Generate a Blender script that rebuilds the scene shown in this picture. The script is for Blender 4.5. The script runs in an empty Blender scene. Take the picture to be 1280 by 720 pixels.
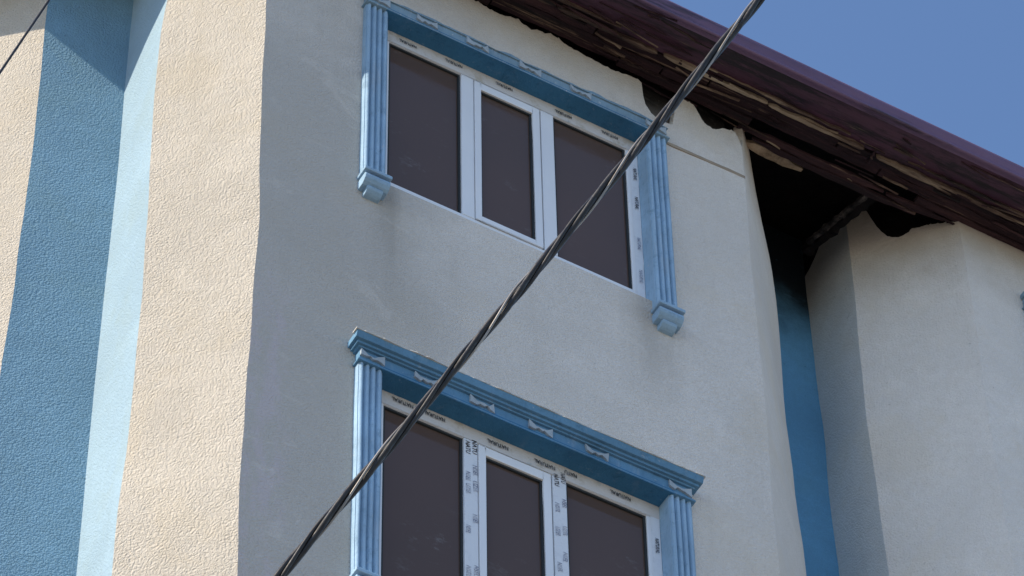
import bpy, bmesh, math, random
from mathutils import Vector, Matrix, noise
R = math.radians
rng = random.Random(7)
scene = bpy.context.scene
COL = scene.collection

# ------------------------------------------------------------------ camera
cam_d = bpy.data.cameras.new('camera'); cam = bpy.data.objects.new('camera', cam_d); COL.objects.link(cam)
cam_d.sensor_width = 36.0; cam_d.lens = 36.0 * 5200 / 1280; cam_d.clip_start = 0.5; cam_d.clip_end = 3000
right = Vector((0.86605831, -0.49975245, -0.01380215))
down = Vector((0.37980163, 0.67563765, -0.63187379))
fwd = Vector((0.32510573, 0.54199746, 0.77494840))
mw = Matrix.Identity(4)
for i in range(3):
    mw[i][0] = right[i]; mw[i][1] = -down[i]; mw[i][2] = -fwd[i]
mw.translation = Vector((-6.2895, -11.7023, 1.6))
cam.matrix_world = mw
scene.camera = cam

# ------------------------------------------------------------------ sky, sun, exposure
SUN_HEAD, SUN_ELEV = 179.3, 43.0          # heading from +x towards +y
sd = Vector((math.cos(R(SUN_HEAD)) * math.cos(R(SUN_ELEV)), math.sin(R(SUN_HEAD)) * math.cos(R(SUN_ELEV)), math.sin(R(SUN_ELEV))))
world = bpy.data.worlds.new('World'); scene.world = world; world.use_nodes = True
wn = world.node_tree.nodes; wl = world.node_tree.links; wn.clear()
sky = wn.new('ShaderNodeTexSky'); sky.sky_type = 'NISHITA'; sky.sun_disc = False
sky.sun_elevation = R(SUN_ELEV); sky.sun_rotation = math.atan2(sd.x, sd.y)
sky.air_density = 1.0; sky.dust_density = 0.35; sky.ozone_density = 4.6
bg = wn.new('ShaderNodeBackground'); bg.inputs['Strength'].default_value = 0.145
wo = wn.new('ShaderNodeOutputWorld'); wl.new(sky.outputs[0], bg.inputs['Color']); wl.new(bg.outputs[0], wo.inputs['Surface'])
sl = bpy.data.lights.new('sun', 'SUN'); sl.energy = 4.4; sl.angle = R(0.55); sl.color = (1.0, 0.89, 0.74)
so = bpy.data.objects.new('sun', sl); COL.objects.link(so); so.location = (-20, 2, 40)
so.rotation_euler = sd.to_track_quat('Z', 'Y').to_euler()
scene.view_settings.view_transform = 'Standard'; scene.view_settings.look = 'None'
scene.view_settings.exposure = 0.58; scene.view_settings.gamma = 1.0; scene.view_settings.use_curve_mapping = False
scene.render.engine = 'CYCLES'

# ------------------------------------------------------------------ material helpers
class Mat:
    def __init__(s, name, rough=0.85, spec=0.3):
        s.m = bpy.data.materials.new(name); s.m.use_nodes = True
        s.n = s.m.node_tree.nodes; s.l = s.m.node_tree.links
        s.b = s.n['Principled BSDF']; s.b.inputs['Roughness'].default_value = rough
        s.b.inputs['Specular IOR Level'].default_value = spec
        s.tc = s.n.new('ShaderNodeTexCoord').outputs['Object']
    def noise(s, scale, detail=4, rough=0.55, vec=None, stretch=None, dist=0.0):
        v = vec or s.tc
        if stretch:
            mp = s.n.new('ShaderNodeMapping'); mp.inputs['Scale'].default_value = stretch; s.l.new(v, mp.inputs[0]); v = mp.outputs[0]
        t = s.n.new('ShaderNodeTexNoise'); t.inputs['Scale'].default_value = scale; t.inputs['Detail'].default_value = detail
        t.inputs['Roughness'].default_value = rough; t.inputs['Distortion'].default_value = dist
        s.l.new(v, t.inputs['Vector']); return t.outputs['Fac']
    def grains(s, scale):
        t = s.n.new('ShaderNodeTexVoronoi'); t.feature = 'F1'; t.inputs['Scale'].default_value = scale
        w = s.n.new('ShaderNodeTexNoise'); w.inputs['Scale'].default_value = scale * 0.6; s.l.new(s.tc, w.inputs['Vector'])
        a = s.n.new('ShaderNodeVectorMath'); a.operation = 'MULTIPLY_ADD'; a.inputs[1].default_value = (0.02,) * 3; s.l.new(w.outputs['Color'], a.inputs[0]); s.l.new(s.tc, a.inputs[2])
        s.l.new(a.outputs[0], t.inputs['Vector']); return t.outputs['Distance']
    def ramp(s, fac, stops):
        r = s.n.new('ShaderNodeValToRGB'); e = r.color_ramp.elements
        while len(e) < len(stops): e.new(0.5)
        for k, (p, c) in enumerate(stops):
            e[k].position = p; e[k].color = (*c, 1) if len(c) == 3 else c
        s.l.new(fac, r.inputs[0]); return r.outputs[0]
    def rng(s, fac, a, b, lo=0.0, hi=1.0, smooth=True):
        r = s.n.new('ShaderNodeMapRange'); r.interpolation_type = 'SMOOTHSTEP' if smooth else 'LINEAR'
        for k, v in (('From Min', a), ('From Max', b), ('To Min', lo), ('To Max', hi)): r.inputs[k].default_value = v
        s.l.new(fac, r.inputs['Value']); return r.outputs[0]
    def math(s, op, a, b):
        m = s.n.new('ShaderNodeMath'); m.operation = op
        for k, v in enumerate((a, b)):
            if isinstance(v, (int, float)): m.inputs[k].default_value = v
            else: s.l.new(v, m.inputs[k])
        return m.outputs[0]
    def mix(s, fac, a, b, mode='MIX'):
        m = s.n.new('ShaderNodeMix'); m.data_type = 'RGBA'; m.blend_type = mode
        if isinstance(fac, (int, float)): m.inputs['Factor'].default_value = fac
        else: s.l.new(fac, m.inputs['Factor'])
        for k, v in (('A', a), ('B', b)):
            i = [x for x in m.inputs if x.name == k and x.type == 'RGBA'][0]
            if isinstance(v, tuple): i.default_value = (*v, 1)
            else: s.l.new(v, i)
        return [o for o in m.outputs if o.type == 'RGBA'][0]
    def xyz(s):
        x = s.n.new('ShaderNodeSeparateXYZ'); s.l.new(s.tc, x.inputs[0]); return x.outputs
    def color(s, c):
        if isinstance(c, tuple): s.b.inputs['Base Color'].default_value = (*c, 1)
        else: s.l.new(c, s.b.inputs['Base Color'])
    def bump(s, h, strength=0.5, dist=0.01):
        p = s.n.new('ShaderNodeBump'); p.inputs['Strength'].default_value = strength; p.inputs['Distance'].default_value = dist
        s.l.new(h, p.inputs['Height']); s.l.new(p.outputs[0], s.b.inputs['Normal'])
    def rough(s, r): s.l.new(r, s.b.inputs['Roughness'])

def stucco(name, c, grain=1.0, front=False, soot=None, var=0.10):
    """sprayed mineral plaster: fine grain relief, uneven paint, scuffs and smoke where the eave burned"""
    m = Mat(name, 0.92, 0.15)
    big = m.noise(0.9, 5, 0.6); mid = m.noise(5.5, 5, 0.65); fine = m.noise(120, 3, 0.6)
    k1 = tuple(v * (1 - var) for v in c); k2 = tuple(min(1, v * (1 + var)) for v in c)
    col = m.ramp(big, [(0.3, k1), (0.7, k2)])
    col = m.mix(m.rng(mid, 0.35, 0.75, 0.0, 0.28), col, tuple(v * 0.86 for v in c))
    col = m.mix(m.rng(fine, 0.35, 0.68, 0.0, 0.42), col, tuple(v * 0.74 for v in c))
    lump = m.noise(17, 5, 0.7); col = m.mix(m.rng(lump, 0.42, 0.70, 0.0, 0.30), col, tuple(v * f for v, f in zip(c, (0.83, 0.80, 0.74))))
    warm = m.noise(1.5, 5, 0.65, dist=0.6); col = m.mix(m.rng(warm, 0.50, 0.66, 0.0, 0.30), col, tuple(v * f for v, f in zip(c, (0.92, 0.86, 0.74))))
    streak = m.noise(3.0, 4, 0.6, stretch=(2.2, 2.2, 0.16))
    col = m.mix(m.rng(streak, 0.52, 0.75, 0.0, 0.22), col, tuple(v * f for v, f in zip(c, (0.74, 0.72, 0.68))))
    X, Y, Z = m.xyz()
    if front:
        # darker grey tone over the left of the front wall, with an uneven border
        nz = m.noise(1.6, 4, 0.6)
        e = m.math('ADD', X, m.math('MULTIPLY', m.math('SUBTRACT', nz, 0.5), 0.9))
        left = m.rng(e, -0.15, 0.75, 1.0, 0.0)
        low = m.rng(m.math('ADD', Z, m.math('MULTIPLY', nz, 2.0)), 20.2, 21.6, 1.0, 0.35)
        col = m.mix(m.math('MULTIPLY', m.math('MULTIPLY', left, low), 0.60), col, (0.40, 0.375, 0.335))
        # pale pinkish scuffs along the corner
        sc = m.rng(m.noise(7, 6, 0.75, stretch=(1.0, 1.0, 0.35)), 0.44, 0.60)
        sc = m.math('MULTIPLY', sc, m.rng(m.math('ADD', X, m.math('MULTIPLY', m.math('SUBTRACT', mid, 0.5), 0.3)), -0.60, -0.48, 1.0, 0.0))
        sc = m.math('MULTIPLY', sc, m.rng(m.math('ADD', Z, m.math('MULTIPLY', mid, 1.2)), 17.7, 18.5, 1.0, 0.0))
        col = m.mix(m.math('MULTIPLY', sc, 0.62), col, (0.58, 0.51, 0.52))
        # rusty drips below the ends of the upper sill
        for cx, w in ((1.58, 0.22), (0.02, 0.14)):
            d = m.math('ABSOLUTE', m.math('SUBTRACT', X, cx), 0)
            d = m.rng(m.math('ADD', d, m.math('MULTIPLY', m.math('SUBTRACT', streak, 0.5), 0.35)), 0.0, w, 1.0, 0.0)
            d = m.math('MULTIPLY', d, m.math('MULTIPLY', m.rng(Z, 17.6, 18.7), m.rng(Z, 18.72, 18.8, 1.0, 0.0)))
            col = m.mix(m.math('MULTIPLY', d, 0.42), col, (0.24, 0.215, 0.175))
    if soot:
        z0, z1, amt, sc_ = soot
        zz = m.math('ADD', Z, m.math('MULTIPLY', m.math('SUBTRACT', m.noise(2.6, 5, 0.65), 0.5), (z1 - z0) * 0.9))
        col = m.mix(m.math('MULTIPLY', m.rng(zz, z0, z1), amt), col, sc_)
    spk = m.rng(m.noise(34, 2, 0.4), 0.735, 0.78, 0.0, 0.5)
    col = m.mix(spk, col, tuple(v * 0.5 for v in c))
    trow = m.rng(m.noise(2.2, 6, 0.7, stretch=(1.0, 1.0, 1.7), dist=0.8), 0.56, 0.66, 0.0, 0.16)
    col = m.mix(trow, col, tuple(min(1, v * 1.18) for v in c))
    m.color(col)
    g = m.math('ADD', m.math('MULTIPLY', fine, 0.5), m.math('MULTIPLY', m.grains(84), -0.7))
    g = m.math('ADD', g, m.math('MULTIPLY', m.noise(3.5, 2, 0.5), 1.2))
    m.bump(g, 0.6 * grain, 0.010)
    return m.m

CREAM = (0.76, 0.705, 0.64)  # plaster base raised to brighten the shaded front
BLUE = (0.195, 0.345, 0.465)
M = {}
M['front'] = stucco('plaster_front_shaded', CREAM, 1.3, front=True, soot=(20.25, 20.95, 0.45, (0.25, 0.20, 0.15)))
M['cream'] = stucco('plaster_cream_lit', (0.565, 0.51, 0.43), 1.5)  # lit copy of the front plaster, base lowered for the sunlit faces
M['grey'] = stucco('plaster_recess_grey', (0.74, 0.73, 0.69), 1.0, soot=(20.3, 21.1, 0.5, (0.14, 0.11, 0.085)))
M['bay'] = stucco('plaster_bay', (0.79, 0.735, 0.67), 1.2, soot=(20.1, 20.95, 0.55, (0.27, 0.20, 0.13)))
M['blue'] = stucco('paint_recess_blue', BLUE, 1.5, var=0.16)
M['blue_soot'] = stucco('paint_recess_blue_sooted', (0.145, 0.36, 0.57), 1.1, soot=(20.15, 20.85, 0.97, (0.006, 0.006, 0.007)), var=0.2)
M['blue_sunlit'] = stucco('recess_blue_sunlit', (0.325, 0.445, 0.52), 1.0, var=0.12)  # same recess blue, paled so the colour carries the sun's glare
M['inner'] = stucco('masonry_sooted', (0.20, 0.18, 0.165), 0.8, soot=(20.45, 20.78, 0.97, (0.008, 0.007, 0.007)))

def trim(name, c, chips=0.5):
    m = Mat(name, 0.78, 0.22)
    col = m.ramp(m.noise(3, 5, 0.6), [(0.3, tuple(v * 0.85 for v in c)), (0.7, tuple(min(1, v * 1.15) for v in c))])
    st = m.noise(9, 5, 0.7, stretch=(1.3, 1.3, 0.25))
    col = m.mix(m.rng(st, 0.55, 0.72, 0.0, chips), col, tuple(0.45 * v + 0.28 for v in c))
    dk = m.noise(13, 6, 0.75)
    col = m.mix(m.rng(dk, 0.52, 0.70, 0.0, 0.55), col, tuple(v * f for v, f in zip(c, (0.50, 0.55, 0.58))))
    gr = m.noise(26, 6, 0.75, stretch=(2.0, 2.0, 0.35)); col = m.mix(m.rng(gr, 0.50, 0.68, 0.0, 0.45), col, tuple(v * f for v, f in zip(c, (0.62, 0.68, 0.72))))
    cp = m.noise(38, 4, 0.7); col = m.mix(m.rng(cp, 0.64, 0.68, 0.0, chips), col, (0.56, 0.58, 0.58))
    m.color(col)
    m.bump(m.math('ADD', m.noise(30, 4, 0.6), m.math('MULTIPLY', m.noise(110, 2), 0.5)), 0.6, 0.007)
    return m.m
M['trim'] = trim('paint_trim_blue', (0.31, 0.46, 0.60), 0.45)
M['trim_dark'] = trim('paint_cornice_blue', (0.12, 0.26, 0.40), 0.35)
M['trim_worn'] = trim('paint_cornice_worn', (0.22, 0.33, 0.41), 0.9)
M['seam'] = stucco('seam_plaster', (0.62, 0.60, 0.56), 1.0)
M['soffit'] = trim('soffit_blue_shaded', (0.045, 0.165, 0.30), 0.12)  # trim blue darkened, underside shade painted into the colour
M['chip'] = trim('bare_relief_grey', (0.38, 0.44, 0.48), 0.6)

m = Mat('white_pvc', 0.35, 0.5)
m.color(m.ramp(m.noise(2.5, 4, 0.6, stretch=(2, 2, 0.6)), [(0.3, (0.76, 0.775, 0.80)), (0.7, (0.84, 0.845, 0.855))]))
m.bump(m.noise(18, 2), 0.05, 0.004); M['pvc'] = m.m
m = Mat('protective_film', 0.55, 0.3)
c_ = m.mix(m.rng(m.noise(9, 5, 0.7), 0.5, 0.68, 0, 0.75), (0.64, 0.61, 0.59), (0.45, 0.40, 0.31))
m.color(m.mix(m.rng(m.noise(16, 5, 0.7), 0.58, 0.72, 0, 0.6), c_, (0.30, 0.40, 0.45)))
m.bump(m.noise(22, 4, 0.7), 0.5, 0.008); M['film'] = m.m
m = Mat('film_on_mullion', 0.5, 0.35)
m.color(m.mix(m.rng(m.noise(14, 4, 0.7), 0.5, 0.7, 0, 0.5), (0.74, 0.76, 0.79), (0.60, 0.62, 0.66)))
m.bump(m.noise(26, 4, 0.7), 0.4, 0.006); M['film2'] = m.m
m = Mat('print_black', 0.7, 0.2); m.color(m.mix(m.rng(m.noise(40, 3, 0.7), 0.45, 0.6), (0.03, 0.032, 0.04), (0.22, 0.22, 0.24))); M['ink'] = m.m
m = Mat('print_grey', 0.7, 0.2); m.color(m.mix(m.rng(m.noise(40, 3, 0.7), 0.4, 0.6), (0.24, 0.26, 0.34), (0.55, 0.57, 0.62))); M['ink2'] = m.m
m = Mat('rubber_gasket', 0.7, 0.2); m.color((0.035, 0.04, 0.043)); M['gasket'] = m.m
m = Mat('tinted_pane', 0.06, 0.30)
pc = m.ramp(m.noise(0.8, 3), [(0.3, (0.098, 0.066, 0.053)), (0.7, (0.112, 0.072, 0.057))])
ds = m.math('MULTIPLY', m.rng(m.noise(5, 7, 0.8, stretch=(1.0, 1.0, 1.6)), 0.56, 0.72), m.rng(m.noise(1.3, 2), 0.45, 0.6))
m.color(m.mix(m.math('MULTIPLY', ds, 0.42), pc, (0.26, 0.25, 0.25)))
m.rough(m.rng(m.noise(6, 5, 0.7), 0.3, 0.8, 0.03, 0.16)); m.bump(m.noise(1.7, 1), 0.02, 0.01); M['pane'] = m.m

m = Mat('maroon_metal', 0.42, 0.45)
c_ = m.ramp(m.noise(2.2, 5, 0.6, stretch=(0.5, 3, 3)), [(0.3, (0.115, 0.062, 0.115)), (0.7, (0.165, 0.09, 0.155))])
c_ = m.mix(m.rng(m.noise(2.5, 8, 0.75, stretch=(0.35, 3, 3)), 0.5, 0.62, 0, 0.75), c_, (0.022, 0.012, 0.018))
m.color(c_); m.rough(m.rng(m.noise(12, 5, 0.7), 0.3, 0.7, 0.35, 0.65)); m.bump(m.noise(8, 3, 0.6, stretch=(0.5, 2, 2)), 0.15, 0.008); M['maroon'] = m.m
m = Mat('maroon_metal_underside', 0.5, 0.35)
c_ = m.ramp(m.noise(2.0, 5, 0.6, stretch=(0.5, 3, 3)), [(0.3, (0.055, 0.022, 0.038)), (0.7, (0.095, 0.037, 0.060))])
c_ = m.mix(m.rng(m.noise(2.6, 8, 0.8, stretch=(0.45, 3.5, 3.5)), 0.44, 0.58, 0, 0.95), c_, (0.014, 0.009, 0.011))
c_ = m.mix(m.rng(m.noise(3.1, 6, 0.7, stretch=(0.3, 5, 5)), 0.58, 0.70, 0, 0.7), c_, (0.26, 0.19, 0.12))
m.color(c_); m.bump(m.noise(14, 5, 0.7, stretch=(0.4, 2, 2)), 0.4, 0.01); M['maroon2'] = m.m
m = Mat('charred_timber', 0.8, 0.3)
c_ = m.ramp(m.noise(3, 6, 0.7, stretch=(0.35, 4, 4)), [(0.32, (0.010, 0.007, 0.009)), (0.50, (0.034, 0.015, 0.019)), (0.70, (0.095, 0.044, 0.044))])
c_ = m.mix(m.rng(m.noise(2.4, 6, 0.7, stretch=(0.3, 7, 7)), 0.57, 0.68, 0, 0.8), c_, (0.30, 0.20, 0.14))
m.color(c_); g = m.noise(22, 5, 0.75, stretch=(0.6, 2, 2)); m.bump(g, 0.9, 0.02); M['char'] = m.m
m = Mat('scorched_batten', 0.75, 0.3)
c_ = m.ramp(m.noise(1.7, 6, 0.7, stretch=(0.5, 4, 4)), [(0.40, (0.014, 0.010, 0.010)), (0.50, (0.10, 0.062, 0.045)), (0.60, (0.30, 0.22, 0.15)), (0.75, (0.44, 0.36, 0.26))])
m.color(c_); m.bump(m.noise(30, 5, 0.7, stretch=(0.3, 3, 3)), 0.6, 0.008); M['batten'] = m.m
m = Mat('char_black', 0.9, 0.15); m.color(m.ramp(m.noise(6, 5, 0.7), [(0.3, (0.004, 0.004, 0.005)), (0.8, (0.016, 0.012, 0.012))])); m.bump(m.noise(18, 5, 0.7), 0.8, 0.02); M['black'] = m.m
m = Mat('ash_timber', 0.85, 0.2); m.color(m.ramp(m.noise(11, 6, 0.75), [(0.42, (0.010, 0.009, 0.010)), (0.58, (0.07, 0.058, 0.052)), (0.7, (0.24, 0.21, 0.19))])); m.bump(m.noise(26, 5, 0.75), 1.0, 0.02); M['ash'] = m.m
m = Mat('scorched_foam', 0.9, 0.2); m.color(m.ramp(m.noise(9, 5, 0.7), [(0.3, (0.10, 0.065, 0.04)), (0.6, (0.42, 0.31, 0.21)), (0.8, (0.5, 0.4, 0.3))])); m.bump(m.noise(25, 4), 0.6, 0.01); M['tan'] = m.m
m = Mat('exposed_strip', 0.9, 0.2); m.color(m.ramp(m.noise(7, 5, 0.7, stretch=(0.5, 1, 3)), [(0.3, (0.24, 0.19, 0.14)), (0.7, (0.44, 0.36, 0.27))])); M['strip'] = m.m
m = Mat('cable_rubber', 0.4, 0.35)
c_ = m.ramp(m.noise(9, 5, 0.7), [(0.3, (0.010, 0.009, 0.009)), (0.6, (0.024, 0.021, 0.020)), (0.8, (0.05, 0.043, 0.038))])
m.color(c_); m.rough(m.rng(m.noise(30, 4), 0.3, 0.7, 0.3, 0.6)); m.bump(m.noise(60, 3), 0.3, 0.003); M['cable'] = m.m
m = Mat('cable_messenger', 0.4, 0.5); m.b.inputs['Metallic'].default_value = 0.4; m.color(m.ramp(m.noise(12, 4), [(0.3, (0.16, 0.14, 0.12)), (0.7, (0.34, 0.31, 0.28))])); M['wire'] = m.m
m = Mat('street_paving', 0.9, 0.2)
m.color(m.ramp(m.noise(0.4, 6, 0.6), [(0.3, (0.18, 0.165, 0.145)), (0.7, (0.235, 0.22, 0.19))])); m.bump(m.noise(20, 4), 0.4, 0.02); M['ground'] = m.m
m = Mat('roof_sheet', 0.5, 0.4); m.color((0.10, 0.03, 0.045)); M['roof'] = m.m

# ------------------------------------------------------------------ mesh helpers
def link(name, verts, faces, mat, parent=None, smooth=False, bevel=0.0, solid=0.0, seg=2):
    me = bpy.data.meshes.new(name); me.from_pydata([tuple(v) for v in verts], [], faces); me.update()
    bm = bmesh.new(); bm.from_mesh(me); bmesh.ops.remove_doubles(bm, verts=bm.verts, dist=1e-5)
    if not solid: bmesh.ops.recalc_face_normals(bm, faces=bm.faces)
    bm.to_mesh(me); bm.free()
    o = bpy.data.objects.new(name, me); COL.objects.link(o)
    if mat: me.materials.append(mat)
    if parent: o.parent = parent
    if solid:
        s = o.modifiers.new('thickness', 'SOLIDIFY'); s.thickness = solid; s.offset = -1
    if bevel:
        b = o.modifiers.new('bevel', 'BEVEL'); b.width = bevel; b.segments = seg; b.limit_method = 'ANGLE'; b.angle_limit = R(40)
    if smooth:
        for p in me.polygons: p.use_smooth = True
    return o
class MB:
    def __init__(s): s.v = []; s.f = []
    def add(s, v, f):
        k = len(s.v); s.v += [tuple(x) for x in v]; s.f += [tuple(i + k for i in q) for q in f]; return s
    def box(s, x0, x1, y0, y1, z0, z1):
        return s.add([(x, y, z) for x in (x0, x1) for y in (y0, y1) for z in (z0, z1)],
                     [(0, 1, 3, 2), (4, 6, 7, 5), (0, 4, 5, 1), (2, 3, 7, 6), (0, 2, 6, 4), (1, 5, 7, 3)])
    def prism_x(s, prof, x0, x1):              # profile in (y,z), extruded along x
        n = len(prof)
        return s.add([(x0, y, z) for y, z in prof] + [(x1, y, z) for y, z in prof],
                     [tuple(range(n)), tuple(range(2 * n - 1, n - 1, -1))] + [(i, (i + 1) % n, n + (i + 1) % n, n + i) for i in range(n)])
    def prism_z(s, prof, z0, z1):              # profile in (x,y), extruded along z
        n = len(prof)
        return s.add([(x, y, z0) for x, y in prof] + [(x, y, z1) for x, y in prof],
                     [tuple(range(n)), tuple(range(2 * n - 1, n - 1, -1))] + [(i, (i + 1) % n, n + (i + 1) % n, n + i) for i in range(n)])
    def build(s, name, mat, parent=None, **k): return link(name, s.v, s.f, mat, parent, **k)
def N(a, b=0.0, c=0.0): return noise.noise(Vector((a, b, c)))
def empty(name, loc=(0, 0, 0)):
    o = bpy.data.objects.new(name, None); COL.objects.link(o); o.location = loc; o.empty_display_size = 0.5; return o

# ------------------------------------------------------------------ ground
g = link('street_ground', [(-400, -400, 0), (400, -400, 0), (400, 400, 0), (-400, 400, 0)], [(0, 1, 2, 3)], M['ground'])
g['kind'] = 'structure'; g['label'] = 'pale grey street paving at the foot of the building'; g['category'] = 'ground'

# ------------------------------------------------------------------ the building
B = empty('apartment_building')
B['label'] = 'cream and blue apartment building with burnt maroon eaves and fluted blue window surrounds'
B['category'] = 'building'

# plan corners of the outer plaster; each corner line wanders a little, as hand-plastered arrises do
PLAN = dict(a=(-5.622, 4.978), b=(-1.622, 0.978), c=(-1.17, 0.89), d=(-1.17, 0.42), e=(-0.75, 0.0), f=(2.285, 0.0),
            g=(2.835, 0.55), h=(2.40, 0.89), q=(2.815, 0.60), p=(2.815, 0.95), i=(3.34, 0.89), j=(3.34, 0.47), k=(3.81, 0.0), l=(6.85, 0.0), m=(7.4, 0.55), n=(7.4, 9.0), o=(-5.622, 9.0))
def corner(key, z):
    x, y = PLAN[key]; q = sum(ord(ch) for ch in key) * 3.7
    amp = 0.0 if key in 'amnopq' else (0.019 if key not in 'fk' else 0.010)
    if key == 'c': amp = 0.006
    w = (N(z * 0.55, q) * 1.3 + N(z * 1.9, q, 5) * 0.5) * amp * 1.6
    w2 = (N(z * 0.7, q, 9)) * amp
    return (x + w, y + w2)
ZR = [0, 4, 8, 11, 13, 14, 14.6] + [15 + 0.2 * i for i in range(26)]      # rows up to 20.0
def interp(pts, x):
    if x <= pts[0][0]: return pts[0][1]
    for (x0, y0), (x1, y1) in zip(pts, pts[1:]):
        if x <= x1: return y0 + (y1 - y0) * (x - x0) / max(1e-9, x1 - x0)
    return pts[-1][1]

def wall(name, k0, k1, mat, top=21.0, ns=10, holes=(), xs=None, label=None, right_edge=None, thick=0.05):
    """sheet of plaster between two plan corners; top may be a list of (t, z) with t the run along the wall"""
    L = math.dist(PLAN[k0], PLAN[k1])
    ts = xs if xs else [L * i / ns for i in range(ns + 1)]
    rows = sorted(set(ZR + [z for h in holes for z in (h[2], h[3])] + [20.0, 20.2, 20.3]))
    rows = [z for z in rows if not any(abs(z - w) < 0.03 and z != w for h in holes for w in (h[2], h[3]))]
    verts = []; idx = {}
    nr = len(rows) + 4
    for i, t in enumerate(ts):
        tz = interp(top, t) if isinstance(top, list) else top
        for j in range(nr):
            if j < len(rows): z = rows[j]
            else:
                z = rows[-1] + (tz - rows[-1]) * (j - len(rows) + 1) / 4
            a = corner(k0, z); b = corner(k1, z); u = t / L
            if right_edge: u = u * min(1.0, interp(right_edge, z) / L)
            n_ = Vector((PLAN[k1][1] - PLAN[k0][1], -(PLAN[k1][0] - PLAN[k0][0]))).normalized()
            wv = 0.006 * N(t * 0.9 + 3, z * 0.7, ord(k0[0])) * min(1, 6 * min(u, 1 - u))
            A, Bq = PLAN[k0], PLAN[k1]; d0, d1 = u * L, (1 - u) * L; f = min(0.45, L)
            wa, wb = max(0.0, 1 - d0 / f), max(0.0, 1 - d1 / f)
            p = (A[0] + (Bq[0] - A[0]) * u + (a[0] - A[0]) * wa + (b[0] - Bq[0]) * wb + n_.x * wv, A[1] + (Bq[1] - A[1]) * u + (a[1] - A[1]) * wa + (b[1] - Bq[1]) * wb + n_.y * wv, z)
            idx[i, j] = len(verts); verts.append(p)
    faces = []
    for i in range(len(ts) - 1):
        tc = (ts[i] + ts[i + 1]) / 2
        for j in range(nr - 1):
            if j < len(rows) - 1:
                zc = (rows[j] + rows[j + 1]) / 2
                if any(h[0] < tc < h[1] and h[2] < zc < h[3] for h in holes): continue
            faces.append((idx[i, j], idx[i + 1, j], idx[i + 1, j + 1], idx[i, j + 1]))
    o = link(name, verts, faces, mat, B, solid=thick)
    if label: o['label'] = label
    return o

def xlines(x0, L, marks, step=0.055):
    mk = sorted(set([0.0, L] + [v - x0 for v in marks])); out = []
    for a, b in zip(mk, mk[1:]):
        n = max(1, round((b - a) / step)); out += [a + (b - a) * i / n for i in range(n)]
    return out + [L]

SILL, SOF = 18.745, 20.20                 # upper window: edge of the plaster sill, soffit under the cornice
DZ = -3.035                               # one storey down
OX0, OX1 = -0.05, 1.61
TOP_MAIN = [(-0.75, 20.80), (-0.3, 20.77), (0.1, 20.79), (0.45, 20.775), (0.561, 20.768), (0.644, 20.752), (0.711, 20.748), (0.76, 20.775), (0.811, 20.778), (0.86, 20.75), (0.894, 20.738),
            (0.93, 20.765), (0.978, 20.768), (1.02, 20.785), (1.073, 20.779), (1.11, 20.755), (1.156, 20.740), (1.2, 20.742), (1.256, 20.73), (1.367, 20.722), (1.451, 20.715), (1.5, 20.73), (1.537, 20.737),
            (1.6, 20.738), (1.622, 20.725), (1.628, 20.60), (1.64, 20.53), (1.667, 20.48), (1.705, 20.45), (1.76, 20.44), (1.815, 20.45), (1.828, 20.53), (1.84, 20.61), (1.861, 20.695), (1.88, 20.73), (1.907, 20.748), (1.94, 20.755),
            (1.964, 20.742), (1.985, 20.71), (2.002, 20.67), (2.02, 20.63), (2.041, 20.602), (2.075, 20.588), (2.113, 20.592), (2.15, 20.625), (2.186, 20.645), (2.22, 20.652), (2.246, 20.645), (2.27, 20.593), (2.285, 20.54)]
marks = [OX0, OX1] + [x for x, z in TOP_MAIN if 0.5 < x < 2.28] + [0.1 + 0.0173 * i for i in range(125) if not 1.59 < 0.1 + 0.0173 * i < 1.63]
RAG = [(0.75 + x, interp(TOP_MAIN, x) + 0.010 * N(x * 23, 1) + 0.011 * N(x * 61, 2) + (0.010 * N(x * 130, 3) if x > 0.3 else 0)) for x in sorted(set(marks + [-0.75, 2.285]))]
front_holes = [(OX0 + 0.75, OX1 + 0.75, SILL, SOF + 0.05), (OX0 + 0.75, OX1 + 0.75, SILL + DZ, SOF + DZ + 0.05)]
wall('front_wall', 'e', 'f', M['front'], top=RAG, xs=xlines(-0.75, 3.035, marks), holes=front_holes,
     label='shaded grey plaster front with scorched ragged top edge')
wall('corner_wall', 'd', 'e', M['cream'], top=20.80, ns=8, label='sunlit cream chamfered corner')
wall('recess_side_wall', 'c', 'd', M['blue_sunlit'], top=20.80, ns=6, label='blue side of the recess, its colour paled to show full sun')
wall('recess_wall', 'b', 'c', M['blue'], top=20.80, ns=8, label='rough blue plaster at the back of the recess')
wall('side_wall', 'a', 'b', M['cream'], top=20.80, ns=24, label='sunlit cream wall beyond the blue recess')
wall('corner_wall', 'f', 'g', M['bay'], top=[(0, 20.54), (0.1, 20.62), (0.2, 20.83), (0.3, 20.86), (0.8, 20.86)], ns=12,
     right_edge=[(19.2, 0.778), (19.8, 0.74), (20.1, 0.70), (20.30, 0.62), (20.417, 0.50), (20.60, 0.355), (20.81, 0.26), (21.0, 0.22)], label='narrow grey chamfer burnt away towards the eave')
wall('recess_side_wall', 'q', 'p', M['blue_soot'], top=20.1, ns=4)
wall('recess_wall', 'h', 'i', M['blue_soot'], top=21.3, ns=8, label='dark blue recess wall blackened by soot at the top')
wall('recess_side_wall', 'i', 'j', M['grey'], top=[(0, 20.95), (0.08, 21.0), (0.13, 21.06), (0.2, 21.12), (0.30, 21.14), (0.42, 21.13)], ns=8, label='dark grey side of the recess')
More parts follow.
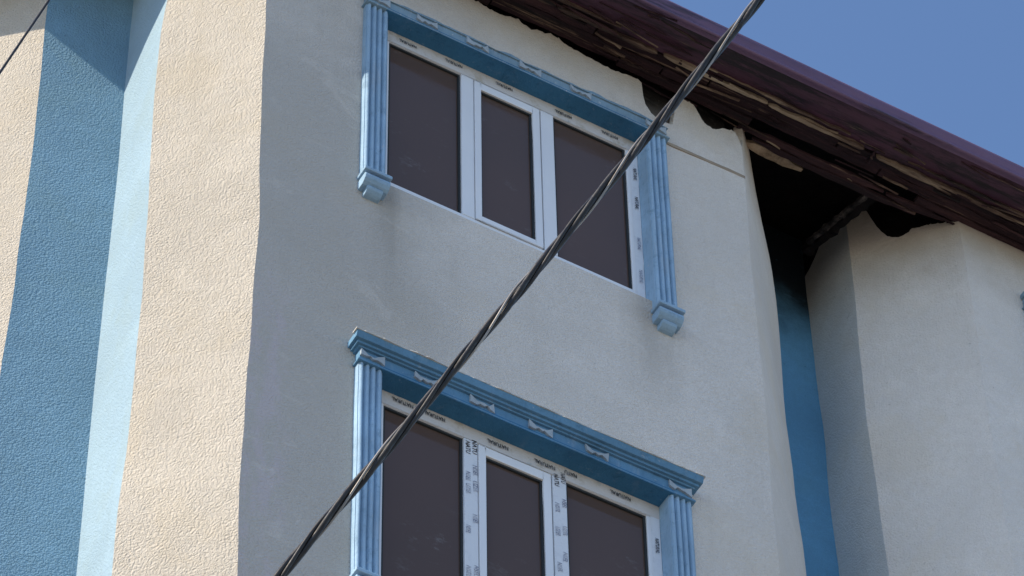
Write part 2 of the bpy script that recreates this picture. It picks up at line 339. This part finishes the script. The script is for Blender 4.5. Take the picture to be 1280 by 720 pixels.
ch = [(0.69, 21.10), (0.611, 21.127), (0.57, 21.12), (0.53, 21.083), (0.51, 21.0), (0.493, 20.936), (0.46, 20.86), (0.431, 20.812), (0.39, 20.785), (0.357, 20.78), (0.31, 20.80), (0.277, 20.832), (0.23, 20.825), (0.184, 20.832), (0.1, 20.82), (0.037, 20.812), (0, 20.80)]
ch = sorted((0.665 - s, z) for s, z in ch)
ch = [(t, interp(ch, t) + 0.010 * N(t * 31, 4) + 0.012 * N(t * 75, 6)) for t in [0.665 * i / 60 for i in range(61)]]
wall('corner_wall', 'j', 'k', M['bay'], top=ch, xs=[0.665 * i / 60 for i in range(61)], label='grey chamfer with a burnt hollow under the eave')
wall('front_wall', 'k', 'l', M['bay'], top=[(0, 20.80), (0.08, 20.82), (0.5, 20.82), (3.1, 20.82)], xs=xlines(3.81, 3.04, [4.31, 5.97]), holes=[(0.50, 2.16, SILL, SOF + 0.05)],
     label='grey plaster front of the neighbouring bay')
wall('corner_wall', 'l', 'm', M['bay'], top=20.82, ns=6)
wall('side_wall', 'm', 'n', M['cream'], top=20.82, ns=8)
wall('back_wall', 'n', 'o', M['cream'], top=20.82, ns=8)
wall('side_wall', 'o', 'a', M['cream'], top=20.82, ns=8)
# masonry behind the burnt plaster edge
mb = MB(); mb.box(-0.70, -0.03 - 0.03, 0.075, 0.25, 0.02, 21.1); mb.box(1.62, 2.23, 0.075, 0.25, 0.02, 21.1)
mb.box(-0.06, 1.62, 0.1, 0.25, SOF + 0.045, 21.1); mb.box(-0.06, 1.62, 0.16, 0.25, SOF + DZ + 0.06, SILL - 0.06); mb.box(-0.06, 1.62, 0.16, 0.25, 0.02, SILL + DZ - 0.06)
mb.build('inner_wall', M['inner'], B)['label'] = 'bare masonry blackened by smoke behind the plaster edge'
mb = MB(); mb.add([(3.93, 0.075, 0.02), (6.8, 0.075, 0.02), (6.8, 0.075, 21.1), (3.93, 0.075, 21.1), (3.44, 0.56, 0.02), (3.44, 0.56, 21.25), (3.44, 0.56, 21.25)], [(4, 0, 3, 5)])
mb.box(3.93, 4.29, 0.075, 0.2, 0.02, 21.1); mb.box(4.29, 5.99, 0.1, 0.2, SOF + 0.045, 21.1); mb.box(4.29, 5.99, 0.16, 0.25, 0.02, SILL - 0.06); mb.box(5.99, 6.8, 0.075, 0.2, 0.02, 21.1)
mb.build('inner_wall', M['inner'], B)
# exposed strip across the plaster, right of the upper window
mb = MB(); pts = 14
prof = []
for i in range(pts + 1):
    x = 1.765 + (2.283 - 1.765) * i / pts; h = 0.011 + 0.005 * N(x * 14, 2)
    zc = 20.243 + 0.012 * i / pts + 0.003 * N(x * 9, 8)
    prof.append((x, zc - h, zc + h))
for (xa, a0, a1), (xb, b0, b1) in zip(prof, prof[1:]):
    mb.add([(xa, 0.02, a0), (xb, 0.02, b0), (xb, 0.02, b1), (xa, 0.02, a1), (xa, -0.006, a0), (xb, -0.006, b0), (xb, -0.006, b1), (xa, -0.006, a1)],
           [(4, 5, 6, 7), (0, 1, 5, 4), (3, 7, 6, 2), (0, 4, 7, 3), (1, 2, 6, 5)])
mb.build('exposed_strip', M['strip'], B)['label'] = 'thin tan strip exposed across the plaster'

def bar(name, x0, x1, y0, y1, z0, z1, mat, parent, seed, jag=0.004, taper=None, sag=0.0, step=0.05):
    n = max(3, int((x1 - x0) / step)); vs = []
    for i in range(n + 1):
        t = i / n; x = x0 + (x1 - x0) * t
        a = jag * (N(x * 3.1, seed) + 0.8 * N(x * 9, seed, 2) + 0.6 * N(x * 23, seed, 3)); b = jag * (N(x * 3.7, seed, 5) + 0.9 * N(x * 11, seed, 6)); c = 0.5 * jag * N(x * 5, seed, 9) - sag * math.sin(math.pi * t)
        k = 1.0
        if taper: k = min(1.0, (t * (x1 - x0)) / taper + 0.25, ((1 - t) * (x1 - x0)) / taper + 0.25)
        ym = (y0 + y1) / 2; hy = (y1 - y0) / 2 * k
        vs += [(x, ym - hy + a, z0 + c), (x, ym + hy + b, z0 + c + 0.3 * b), (x, ym + hy + b, z1 + c), (x, ym - hy + a, z1 + c)]
    fs = [(4 * i + q, 4 * i + (q + 1) % 4, 4 * i + 4 + (q + 1) % 4, 4 * i + 4 + q) for i in range(n) for q in range(4)] + [(0, 1, 2, 3), (4 * n + 3, 4 * n + 2, 4 * n + 1, 4 * n)]
    return link(name, vs, fs, mat, parent)

# ------------------------------------------------------------------ windows and their surrounds
def text_mesh(body, size, mat, parent, mtx, bold=0.0, name='film_lettering'):
    cu = bpy.data.curves.new('t', 'FONT'); cu.body = body; cu.size = size; cu.align_x = 'CENTER'; cu.align_y = 'CENTER'; cu.offset = bold; cu.resolution_u = 2
    t = bpy.data.objects.new('t', cu); COL.objects.link(t)
    bpy.context.view_layer.update()
    me = bpy.data.meshes.new_from_object(t.evaluated_get(bpy.context.evaluated_depsgraph_get()))
    bpy.data.objects.remove(t); bpy.data.curves.remove(cu)
    me.transform(mtx); me.materials.clear(); me.materials.append(mat)
    o = bpy.data.objects.new(name, me); COL.objects.link(o); o.parent = parent; return o
def face_front(x, y, z, ang, sx=1.0):
    # text lies in the frame plane, facing -y
    return Matrix.Translation((x, y, z)) @ Matrix.Rotation(R(90), 4, 'X') @ Matrix.Rotation(R(ang), 4, 'Z') @ Matrix.Diagonal((sx, 1, 1, 1))

def window(dx, dz, film):
    y0 = 0.06
    T, Bt = SOF - 0.005 + dz, SILL - 0.055 + dz
    fr = MB()
    fr.box(-0.045 + dx, 1.605 + dx, y0, 0.14, T - 0.092, T + 0.03)                 # head
    fr.box(-0.045 + dx, 1.605 + dx, y0, 0.14, Bt, SILL + 0.112 + dz)               # bottom rail
    fr.box(-0.045 + dx, 0.018 + dx, y0, 0.14, SILL + 0.112 + dz, T - 0.092)
    fr.box(1.524 + dx, 1.605 + dx, y0, 0.14, SILL + 0.112 + dz, T - 0.092)
    w = fr.build('window', M['film'] if False else M['pvc'], B, bevel=0.004)
    zt, zb = T - 0.092, SILL + 0.112 + dz
    # mullions
    for a, b in ((0.467, 0.546), (0.973, 1.055)):
        MB().box(a + dx, b + dx, y0 - 0.004, 0.14, zb, zt).build('mullion', M['film2'] if film == 2 else M['pvc'], w, bevel=0.005)
    # opening sash
    s = MB(); sa, sb, st = 0.549 + dx, 0.963 + dx, zt - 0.012
    s.box(sa, sa + 0.036, y0 - 0.010, 0.12, zb + 0.004, st); s.box(sb - 0.046, sb, y0 - 0.010, 0.12, zb + 0.004, st)
    s.box(sa + 0.036, sb - 0.046, y0 - 0.010, 0.12, st - 0.062, st); s.box(sa + 0.036, sb - 0.046, y0 - 0.010, 0.12, zb + 0.004, zb + 0.045)
    s.build('sash', M['pvc'], w, bevel=0.004)
    MB().box(sa + 0.002, sb + 0.011, y0 + 0.012, 0.13, st - 0.002, zt + 0.001).box(sb + 0.0005, sb + 0.0105, y0 + 0.012, 0.13, zb, st - 0.002).build('gasket', M['gasket'], w)
    # panes, set back, with a dark glazing bead
    for k, (a, b, z0, z1, yy) in enumerate(((0.018, 0.467, zb, zt, 0.082), (sa - dx + 0.036, sb - dx - 0.046, zb + 0.045, st - 0.062, 0.074), (1.055, 1.524, zb, zt, 0.082))):
        p = MB().box(a + dx - 0.004, b + dx + 0.004, yy, yy + 0.012, z0 - 0.004, z1 + 0.004).build('pane', M['pane'], w)
        bd = MB(); e = 0.012
        bd.box(a + dx, a + dx + e, yy - 0.012, yy + 0.001, z0, z1).box(b + dx - e, b + dx, yy - 0.012, yy + 0.001, z0, z1)
        bd.box(a + dx + e, b + dx - e, yy - 0.012, yy + 0.001, z1 - e, z1).box(a + dx + e, b + dx - e, yy - 0.012, yy + 0.001, z0, z0 + e)
        bd.build('glazing_bead', M['gasket'], w)
    # protective film on head and right jamb, ragged at the plaster side
    f = MB(); n = 60
    for i in range(n):
        xa, xb = -0.04 + 1.64 * i / n + dx, -0.04 + 1.64 * (i + 1) / n + dx
        za = T - 0.090 + 0.002 * N(xa * 6); zbq = T - 0.090 + 0.002 * N(xb * 6)
        f.add([(xa, y0 - 0.003, za), (xb, y0 - 0.003, zbq), (xb, y0 - 0.003 - 0.004 * abs(N(xb * 12, 3)), T + 0.01), (xa, y0 - 0.003 - 0.004 * abs(N(xa * 12, 3)), T + 0.01)], [(0, 1, 2, 3)])
    f.build('protective_film', M['film'], w)
    if film:
        f = MB(); n = 40
        for i in range(n):
            za, zc = SILL + dz + (T - SILL - dz - 0.09) * i / n, SILL + dz + (T - SILL - dz - 0.09) * (i + 1) / n
            ra, rb = 1.597 + dx + 0.006 * N(za * 11), 1.597 + dx + 0.006 * N(zc * 11)
            f.add([(1.545 + dx, y0 - 0.002, za), (ra, y0 - 0.004, za), (rb, y0 - 0.004, zc), (1.545 + dx, y0 - 0.002, zc)], [(0, 1, 2, 3)])
        f.build('protective_film', M['film2'], w)
        yt = y0 - 0.0085
        r2 = random.Random(film)
        for x, body in (((0.13, 'NATURAL'), (0.42, 'NATURAL'), (0.74, 'NATURAL'), (1.12, 'NATURAL'), (1.42, 'NATURAL')) if film == 1 else ((0.12, 'NATURAL'), (0.30, 'NATURAL'), (0.66, 'NATURAL'), (0.93, 'NATURAL'), (1.08, 'NATU'), (1.37, 'NATURAL'))):
            text_mesh(body, 0.033 if film == 1 else 0.037, M['ink'], w, face_front(x + dx, yt, T - 0.034 + r2.uniform(-0.010, 0.004), 180, 0.72), 0.0012)
        for z, body, ink in (((-0.30, 'NATURAL', 'ink'), (-0.56, 'NATURAL', 'ink'), (-0.92, 'NATURAL', 'ink2'), (-1.2, 'NATURAL', 'ink2')) if film == 1 else ((-0.30, 'NATURAL', 'ink'), (-0.72, 'NATURAL', 'ink2'), (-1.1, 'NATURAL', 'ink'))):
            text_mesh(body, 0.030, M[ink], w, face_front(1.573 + dx, yt, T + z, -90, 0.8), 0.001)
        if film == 2:
            for mx in (0.487, 0.527, 0.996, 1.034):
                far = mx in (0.527, 1.034)
                for z, body, ink in ((-0.125 + (0.03 if far else 0), 'NATU', 'ink'), (-0.33 + (0.06 if far else 0), 'NSEL', 'ink2'), (-0.47 + (0.04 if far else 0), 'UZEL', 'ink2'), (-0.72 + (0.05 if far else 0), 'NSEL', 'ink2'), (-1.02, 'NSEL', 'ink2'), (-1.25, 'NATU', 'ink2')):
                    text_mesh(body, 0.037, M[ink], w, face_front(mx + dx + r2.uniform(-0.004, 0.004), y0 - 0.0065, T + z + r2.uniform(-0.03, 0.03) - 0.02, -90 + r2.uniform(-4, 4), r2.uniform(0.75, 1.0)), 0.0006)
    return w

def pilaster(x0, x1, ztop, zbot, seed):
    """fluted strip with four reeds on a stepped console"""
    prof = [(x0, 0.062)]; n = 4; wdt = (x1 - x0) / n
    prof.append((x0, -0.030)); prof.append((x0 + 0.002, -0.038))
    for i in range(n):
        a = x0 + i * wdt
        for k in range(0, 7):
            t = k / 6; xx = a + wdt * (0.13 + 0.74 * t); yy = -0.036 - 0.014 * math.sin(math.pi * t) ** 0.7 if 0 < k < 6 else -0.036
            prof.append((xx, yy))
        if i < n - 1: prof += [(a + wdt * 0.95, -0.029), (a + wdt * 1.05, -0.029)]
    prof += [(x1 - 0.002, -0.038), (x1, -0.030), (x1, 0.062)]
    nz = 14; mb = MB(); m_ = len(prof)
    vs = []
    for j in range(nz + 1):
        z = zbot - 0.01 + (ztop - zbot + 0.01) * j / nz
        wx = 0.0025 * N(z * 2.1, seed); wy = 0.002 * N(z * 2.7, seed, 4)
        vs += [(x + wx, y + (wy if y < 0 else 0), z) for x, y in prof]
    fs = [(j * m_ + i, j * m_ + (i + 1) % m_, (j + 1) * m_ + (i + 1) % m_, (j + 1) * m_ + i) for j in range(nz) for i in range(m_)]
    fs += [tuple(range(m_)), tuple(range((nz + 1) * m_ - 1, nz * m_ - 1, -1))]
    p = mb.add(vs, fs).build('pilaster', M['trim'], B)
    b = MB(); e = 0.013
    b.box(x0 - e, x1 + e, 0.01, -0.092, zbot - 0.024, zbot)
    b.box(x0 + 0.004, x1 - 0.004, 0.01, -0.046, zbot - 0.040, zbot - 0.022)
    q = zbot - 0.038
    b.prism_x([(0.01, q), (-0.076, q), (-0.084, q - 0.010), (-0.086, q - 0.026), (-0.080, q - 0.043), (-0.066, q - 0.058), (-0.048, q - 0.068), (0.01, q - 0.068)], x0 - 0.006, x1 + 0.006)
    q -= 0.066
    b.prism_x([(0.01, q), (-0.054, q), (-0.058, q - 0.010), (-0.050, q - 0.024), (-0.034, q - 0.036), (-0.018, q - 0.043), (0.01, q - 0.045)], x0 + 0.022, x1 - 0.022)
    b.build('bracket', M['trim'], p, bevel=0.004)
    return p

PX = (-0.180, -0.044, 1.600, 1.736)
def cornice(dx, zs, full):
    L0, L1 = PX[0] + dx, PX[3] + dx
    mb = MB()
    def layer(p, z0, z1, top=None, y_in=0.062, jag=0.0):
        e = p - 0.050
        mb_add_wavy(mb, L0 - e, L1 + e, -p, y_in, zs + z0, zs + z1, jag, -(top if top else p))
    def mb_add_wavy(mb, x0, x1, yf, yb, z0, z1, jag, yt):
        n = 44; vs = []
        for i in range(n + 1):
            x = x0 + (x1 - x0) * i / n; j = jag * (N(x * 7, z0) + 0.7 * N(x * 19, z0)); w = 0.0022 * N(x * 2.2, z1)
            vs += [(x, yb, z0), (x, yf + w, z0), (x, yt + w, z1 + j), (x, yb, z1 + j)]
        fs = [(4 * i + a, 4 * i + (a + 1) % 4, 4 * i + 4 + (a + 1) % 4, 4 * i + 4 + a) for i in range(n) for a in range(4)] + [(0, 1, 2, 3), (4 * n + 3, 4 * n + 2, 4 * n + 1, 4 * n)]
        mb.add(vs, fs)
    layer(0.062, 0.004, 0.014, y_in=0.0); layer(0.057, 0.0135, 0.024, y_in=0.0)
    if full:
        layer(0.048, 0.0235, 0.100, y_in=0.01)
        layer(0.062, 0.0995, 0.112, y_in=0.01); layer(0.076, 0.1115, 0.130, y_in=0.01); layer(0.092, 0.1295, 0.170, top=0.106, y_in=0.01, jag=0.004)
    else:
        layer(0.048, 0.0235, 0.100, y_in=0.01, jag=0.003); layer(0.058, 0.0995, 0.138, y_in=0.01, jag=0.020, top=0.040)
    c = mb.build('cornice', M['trim_dark'] if full else M['trim_worn'], B, bevel=0.002)
    MB().box(PX[1] - 0.02 + dx, PX[2] + 0.02 + dx, -0.0605, 0.062, zs, zs + 0.022).build('soffit', M['soffit'], c)
    if full:
        bar('plaster_seam', L0 - 0.05, L1 + 0.05, -0.109, -0.070, zs + 0.167, zs + 0.175, M['seam'], c, 77, 0.007, step=0.02)
    # bow-tie reliefs along the frieze
    xs = [-0.11, 0.19, 0.51, 0.845, 1.172, 1.662]
    for x in xs:
        w_, h_ = 0.066, 0.068 if full else 0.068
        y = -0.048 if full else -0.048
        out = [(-1, 1.0), (-0.45, 0.58), (0.1, 0.52), (0.55, 0.66), (1, 0.98), (1, 0.02), (0.72, 0.20), (0.38, 0.40), (0.12, 0.30), (-0.2, 0.42), (-0.5, 0.24), (-1, 0.30)]
        r_ = MB(); vs = [(x + dx + a * w_ + 0.010 * N(x * 9, a * 3, b * 5), y - 0.013, zs + 0.028 + min(1.05, max(0, b + 0.22 * N(x * 7, a * 2.1, b * 3))) * h_) for a, b in out]
        k = len(vs); vs += [(p[0], y + 0.004, p[2]) for p in vs[:k]]
        r_.add(vs, [tuple(range(k))] + [(i, (i + 1) % k, k + (i + 1) % k, k + i) for i in range(k)])
        r_.build('ornament', M['chip'], c)
    return c

for dx, dz, film, full in ((0, 0, 1, False), (0, DZ, 2, True), (4.37, 0, 0, False)):
    window(dx, dz, film)
    pilaster(PX[0] + dx, PX[1] + dx, SOF + dz + 0.004, SILL + dz - 0.055, dz + dx + 1)
    pilaster(PX[2] + dx, PX[3] + dx, SOF + dz + 0.004, SILL + dz - 0.085, dz + dx + 4)
    cornice(dx, SOF + dz, full)

# ------------------------------------------------------------------ eaves and roof
EY = -0.45; EX1 = 8.0
roof = MB()
DC = (-1.165, EY)                                       # where the front eave turns along the chamfered corner
mdir = Vector((math.cos(R(217.4)), math.sin(R(217.4)))); tdir = Vector((math.cos(R(127.4)), math.sin(R(127.4))))
DE = (DC[0] + tdir.x * 7.2, DC[1] + tdir.y * 7.2)
zr0, zr1 = 20.925, 22.9
ridge = [(0.6, 4.6, zr1), (4.6, 4.6, zr1)]
out = [(DC[0], DC[1] + 0.03), (EX1, EY + 0.03), (EX1, 9.4), (DE[0] + 0.03, 9.4), (DE[0] + 0.03, DE[1])]
vs = [(x, y, zr0) for x, y in out] + ridge
fs = [(0, 1, 6, 5), (1, 2, 6), (2, 3, 5, 6), (3, 4, 5), (4, 0, 5)]
roof.add(vs, fs)
rf = link('roof', roof.v, roof.f, M['roof'], B, solid=0.03)
rf['label'] = 'maroon sheet roof'
und = link('roof_underlay', [(x, y, z - 0.045) for x, y, z in vs], fs, M['black'], rf); und['label'] = 'charred black roof underside'

# rolled maroon gutter along the front, bead at its lower lip
GP = [(-0.395, 20.935), (-0.425, 20.940), (-0.448, 20.928), (-0.460, 20.905), (-0.461, 20.880), (-0.452, 20.855), (-0.447, 20.830), (-0.449, 20.812), (-0.456, 20.806), (-0.458, 20.796), (-0.450, 20.788), (-0.438, 20.790), (-0.425, 20.800), (-0.405, 20.80)]
def sweep_front(prof, x0, x1, step, name, mat, parent, wob=0.003, seed=0, closed=False, smooth=True):
    n = max(2, int((x1 - x0) / step)); m_ = len(prof); vs = []
    for i in range(n + 1):
        x = x0 + (x1 - x0) * i / n; wz = wob * (N(x * 0.8, seed) + 0.4 * N(x * 2.7, seed)); wy = wob * N(x * 0.9, seed, 7)
        vs += [(x, y + wy, z + wz) for y, z in prof]
    rngm = m_ if closed else m_ - 1
    fs = [(i * m_ + k, i * m_ + (k + 1) % m_, (i + 1) * m_ + (k + 1) % m_, (i + 1) * m_ + k) for i in range(n) for k in range(rngm)]
    if closed: fs += [tuple(range(m_)), tuple(range((n + 1) * m_ - 1, n * m_ - 1, -1))]
    return link(name, vs, fs, mat, parent, smooth=smooth)
gt = sweep_front(GP, DC[0], EX1, 0.12, 'gutter', M['maroon'], rf); gt['label'] = 'rolled maroon metal gutter along the eave'
# the metal underside behind the lip, ribbed once
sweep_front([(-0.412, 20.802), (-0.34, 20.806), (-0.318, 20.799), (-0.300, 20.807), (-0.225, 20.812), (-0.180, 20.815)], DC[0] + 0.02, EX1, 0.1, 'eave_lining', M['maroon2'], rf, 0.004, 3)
# gutter and closed soffit along the diagonal eave over the chamfer
vs = []; fs = []; m_ = len(GP)
for i in range(25):
    p = Vector(DC) + tdir * (7.2 * i / 24)
    for y, z in GP:
        d = (-y) + EY; q = p + mdir * d; vs.append((q.x, q.y, z))
for i in range(24):
    for k in range(m_ - 1): fs.append((i * m_ + k, i * m_ + k + 1, (i + 1) * m_ + k + 1, (i + 1) * m_ + k))
link('gutter', vs, fs, M['maroon'], rf, smooth=True)
sof = [(DC[0] - 0.01, DC[1] + 0.06), (-0.72, -0.42), (-0.72, 0.06), (-1.14, 0.46), (-1.14, 0.92), (-1.62, 1.0), (-5.6, 4.98), (DE[0] + 0.05, DE[1] + 0.02)]
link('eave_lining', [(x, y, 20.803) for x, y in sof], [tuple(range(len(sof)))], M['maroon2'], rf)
# scorched batten behind the lining, in lengths
for i, (a, b, dy) in enumerate(((-0.7, 0.95, 0.0), (0.96, 1.62, 0.004), (1.66, 2.36, -0.004), (2.37, 3.02, 0.0), (3.12, 3.55, 0.012), (3.5, 5.2, 0.004), (5.21, 7.9, 0))):
    bar('eave_batten', a, b, -0.192 + dy, -0.170 + dy, 20.785, 20.825, M['batten'], rf, 11 + i, 0.011, taper=0.04, step=0.025)
for i, (a, b, dy) in enumerate(((0.2, 1.35, 0.0), (1.9, 2.9, 0.0), (3.3, 4.8, 0))):
    bar('eave_batten', a, b, -0.236 + dy, -0.222 + dy, 20.790, 20.808, M['batten'], rf, 31 + i, 0.010, taper=0.5, step=0.025)
# charred soffit boards running along the eave
rows = [(-0.160, -0.100, 20.818), (-0.094, -0.045, 20.812), (-0.040, 0.008, 20.806)]
for r_, (ya, yb, z) in enumerate(rows):
    x = -0.70 + 0.2 * r_; k = 0
    while x < 6.8:
        ln = rng.uniform(0.7, 1.5); x2 = min(x + ln, 6.85)
        if not (r_ == 2 and 2.35 < x < 2.6):
            o = bar('soffit_board', x, x2 - 0.012, ya + rng.uniform(-0.004, 0.004), yb + rng.uniform(-0.006, 0.006), z + rng.uniform(-0.008, 0.006), z + 0.022, M['char'], rf, 60 + 10 * r_ + k, 0.010, step=0.025, sag=rng.uniform(-0.004, 0.012))
        x = x2; k += 1
# boards that sag over the gap between the bays, beyond the line of the wall
for i, (a, b, ya, yb, z) in enumerate(((2.30, 3.30, 0.012, 0.055, 20.800), (2.42, 3.55, 0.058, 0.098, 20.792), (3.32, 3.72, 0.010, 0.060, 20.795))):
    bar('soffit_board', a, b, ya, yb, z, z + 0.024, M['char'], rf, 120 + i, 0.010, taper=0.25, sag=0.01)
def stick(name, p, q, w, h, mat, parent, seed, n=14):
    p, q = Vector(p), Vector(q); d = (q - p).normalized(); s = d.cross(Vector((0, 0, 1))).normalized(); u = s.cross(d); vs = []
    for i in range(n + 1):
        c = p.lerp(q, i / n); a = w / 2 * (1 + 0.9 * N(i * 0.6, seed)); b = h / 2 * (1 + 0.9 * N(i * 0.8, seed, 4)); c = c + s * min(0.01, w) * N(i * 0.5, seed, 8)
        vs += [c - s * a - u * b, c + s * a - u * b, c + s * a + u * b, c - s * a + u * b]
    fs = [(4 * i + k, 4 * i + (k + 1) % 4, 4 * i + 4 + (k + 1) % 4, 4 * i + 4 + k) for i in range(n) for k in range(4)] + [(0, 1, 2, 3), (4 * n + 3, 4 * n + 2, 4 * n + 1, 4 * n)]
    return link(name, vs, fs, mat, parent)
# splinters and burnt lath ends hanging along the eave
for i in range(110):
    x = rng.uniform(0.2, 4.5); y = rng.uniform(-0.20, 0.05) if i % 4 else rng.uniform(-0.40, -0.2); ln = rng.uniform(0.05, 0.32) * (1 if rng.random() < 0.8 else 1.6)
    z = 20.800 + rng.uniform(-0.012, 0.004); a = rng.gauss(0, 0.07)
    stick('splinter', (x, y, z + rng.uniform(0, 0.012)), (x + ln, y + ln * a, z - rng.uniform(-0.006, 0.02)), rng.uniform(0.004, 0.014), rng.uniform(0.004, 0.010), M['batten'] if rng.random() < 0.28 else M['char'], rf, 200 + i, 4)
# scorched fragment at the head of the gap and charred rafter tail on the side of the bay
bar('plaster_fragment', 2.40, 2.80, 0.105, 0.165, 20.805, 20.835, M['tan'], rf, 140, 0.016, taper=0.14)['label'] = 'tan scorched scrap clinging under the eave'
stick('rafter_tail', (3.115, 0.57, 20.80), (3.225, 0.10, 20.80), 0.026, 0.03, M['ash'], rf, 3, 22)['label'] = 'charred timber bridging the gap between the bays'
stick('rafter_tail', (3.16, 0.66, 20.84), (3.30, 0.02, 20.84), 0.05, 0.05, M['black'], rf, 5, 22)
stick('nail_bracket', (3.085, -0.215, 20.79), (3.105, -0.10, 20.80), 0.012, 0.012, M['char'], rf, 8)

# ------------------------------------------------------------------ overhead cables
CAMP = mw.translation.copy()
def along(u, v, depth):
    return CAMP + (right * ((u - 640) / 5200) + down * ((v - 360) / 5200) + fwd) * depth
def tube(mb, pts, rad, n=8):
    k = len(pts); vs = []
    for i, p in enumerate(pts):
        d = (pts[min(i + 1, k - 1)] - pts[max(i - 1, 0)]).normalized(); s = d.cross(Vector((0, 0, 1))).normalized(); u = s.cross(d)
        vs += [p + s * rad * math.cos(2 * math.pi * a / n) + u * rad * math.sin(2 * math.pi * a / n) for a in range(n)]
    fs = [(i * n + a, i * n + (a + 1) % n, (i + 1) * n + (a + 1) % n, (i + 1) * n + a) for i in range(k - 1) for a in range(n)]
    fs += [tuple(range(n)), tuple(range(k * n - 1, (k - 1) * n - 1, -1))]
    mb.add(vs, fs)
p0, p1 = along(348, 722, 10.2), along(950, -2, 11.6)
dirn = (p1 - p0); L = dirn.length; dirn.normalize(); s = dirn.cross(Vector((0, 0, 1))).normalized(); u = s.cross(dirn)
cab = empty('overhead_cable', p0)
cab['label'] = 'thick dark twisted overhead cable crossing diagonally in front of the building'; cab['category'] = 'cable'
def centre(t):
    c = p0 + dirn * t; q = (t - L / 2) / (L / 2); return c - Vector((0, 0, 1)) * 0.010 * (1 - q * q) - Vector((0, 0, 0.0))
for k, (rad, off, mat) in enumerate(((0.0078, 0.0070, 'cable'), (0.0078, 0.0070, 'cable'), (0.0032, 0.0112, 'wire'), (0.0055, 0.0098, 'cable'))):
    pts = []; ph0 = (0.3, 0.3 + math.pi, 0.3 + math.pi * 0.5, 0.3 + math.pi * 1.5)[k]
    n = 420
    for i in range(n + 1):
        t = -1.1 + (L + 2.2) * i / n
        ph = ph0 + 2 * math.pi * t / 0.62 + 0.9 * N(t * 1.7, 3); o_ = off * (1 + 0.22 * N(t * 2.1, k * 5))
        pts.append(centre(t) + s * math.cos(ph) * o_ + u * math.sin(ph) * o_)
    mb = MB(); tube(mb, [p - p0 for p in pts], rad, 8)
    ob = mb.build('strand', M[mat], cab, smooth=True)
q0, q1 = along(66, -9, 12.0), along(-8, 100, 11.5)
mb = MB(); dd = q1 - q0
tube(mb, [q0 + dd * (-2 + 5 * i / 60) - Vector((0, 0, 0.01)) * (1 - ((i - 30) / 30) ** 2) for i in range(61)], 0.0038, 8)
thin = mb.build('thin_wire', M['cable'], None, smooth=True)
thin['label'] = 'thin black wire passing the cream side wall beyond the blue recess'; thin['category'] = 'cable'
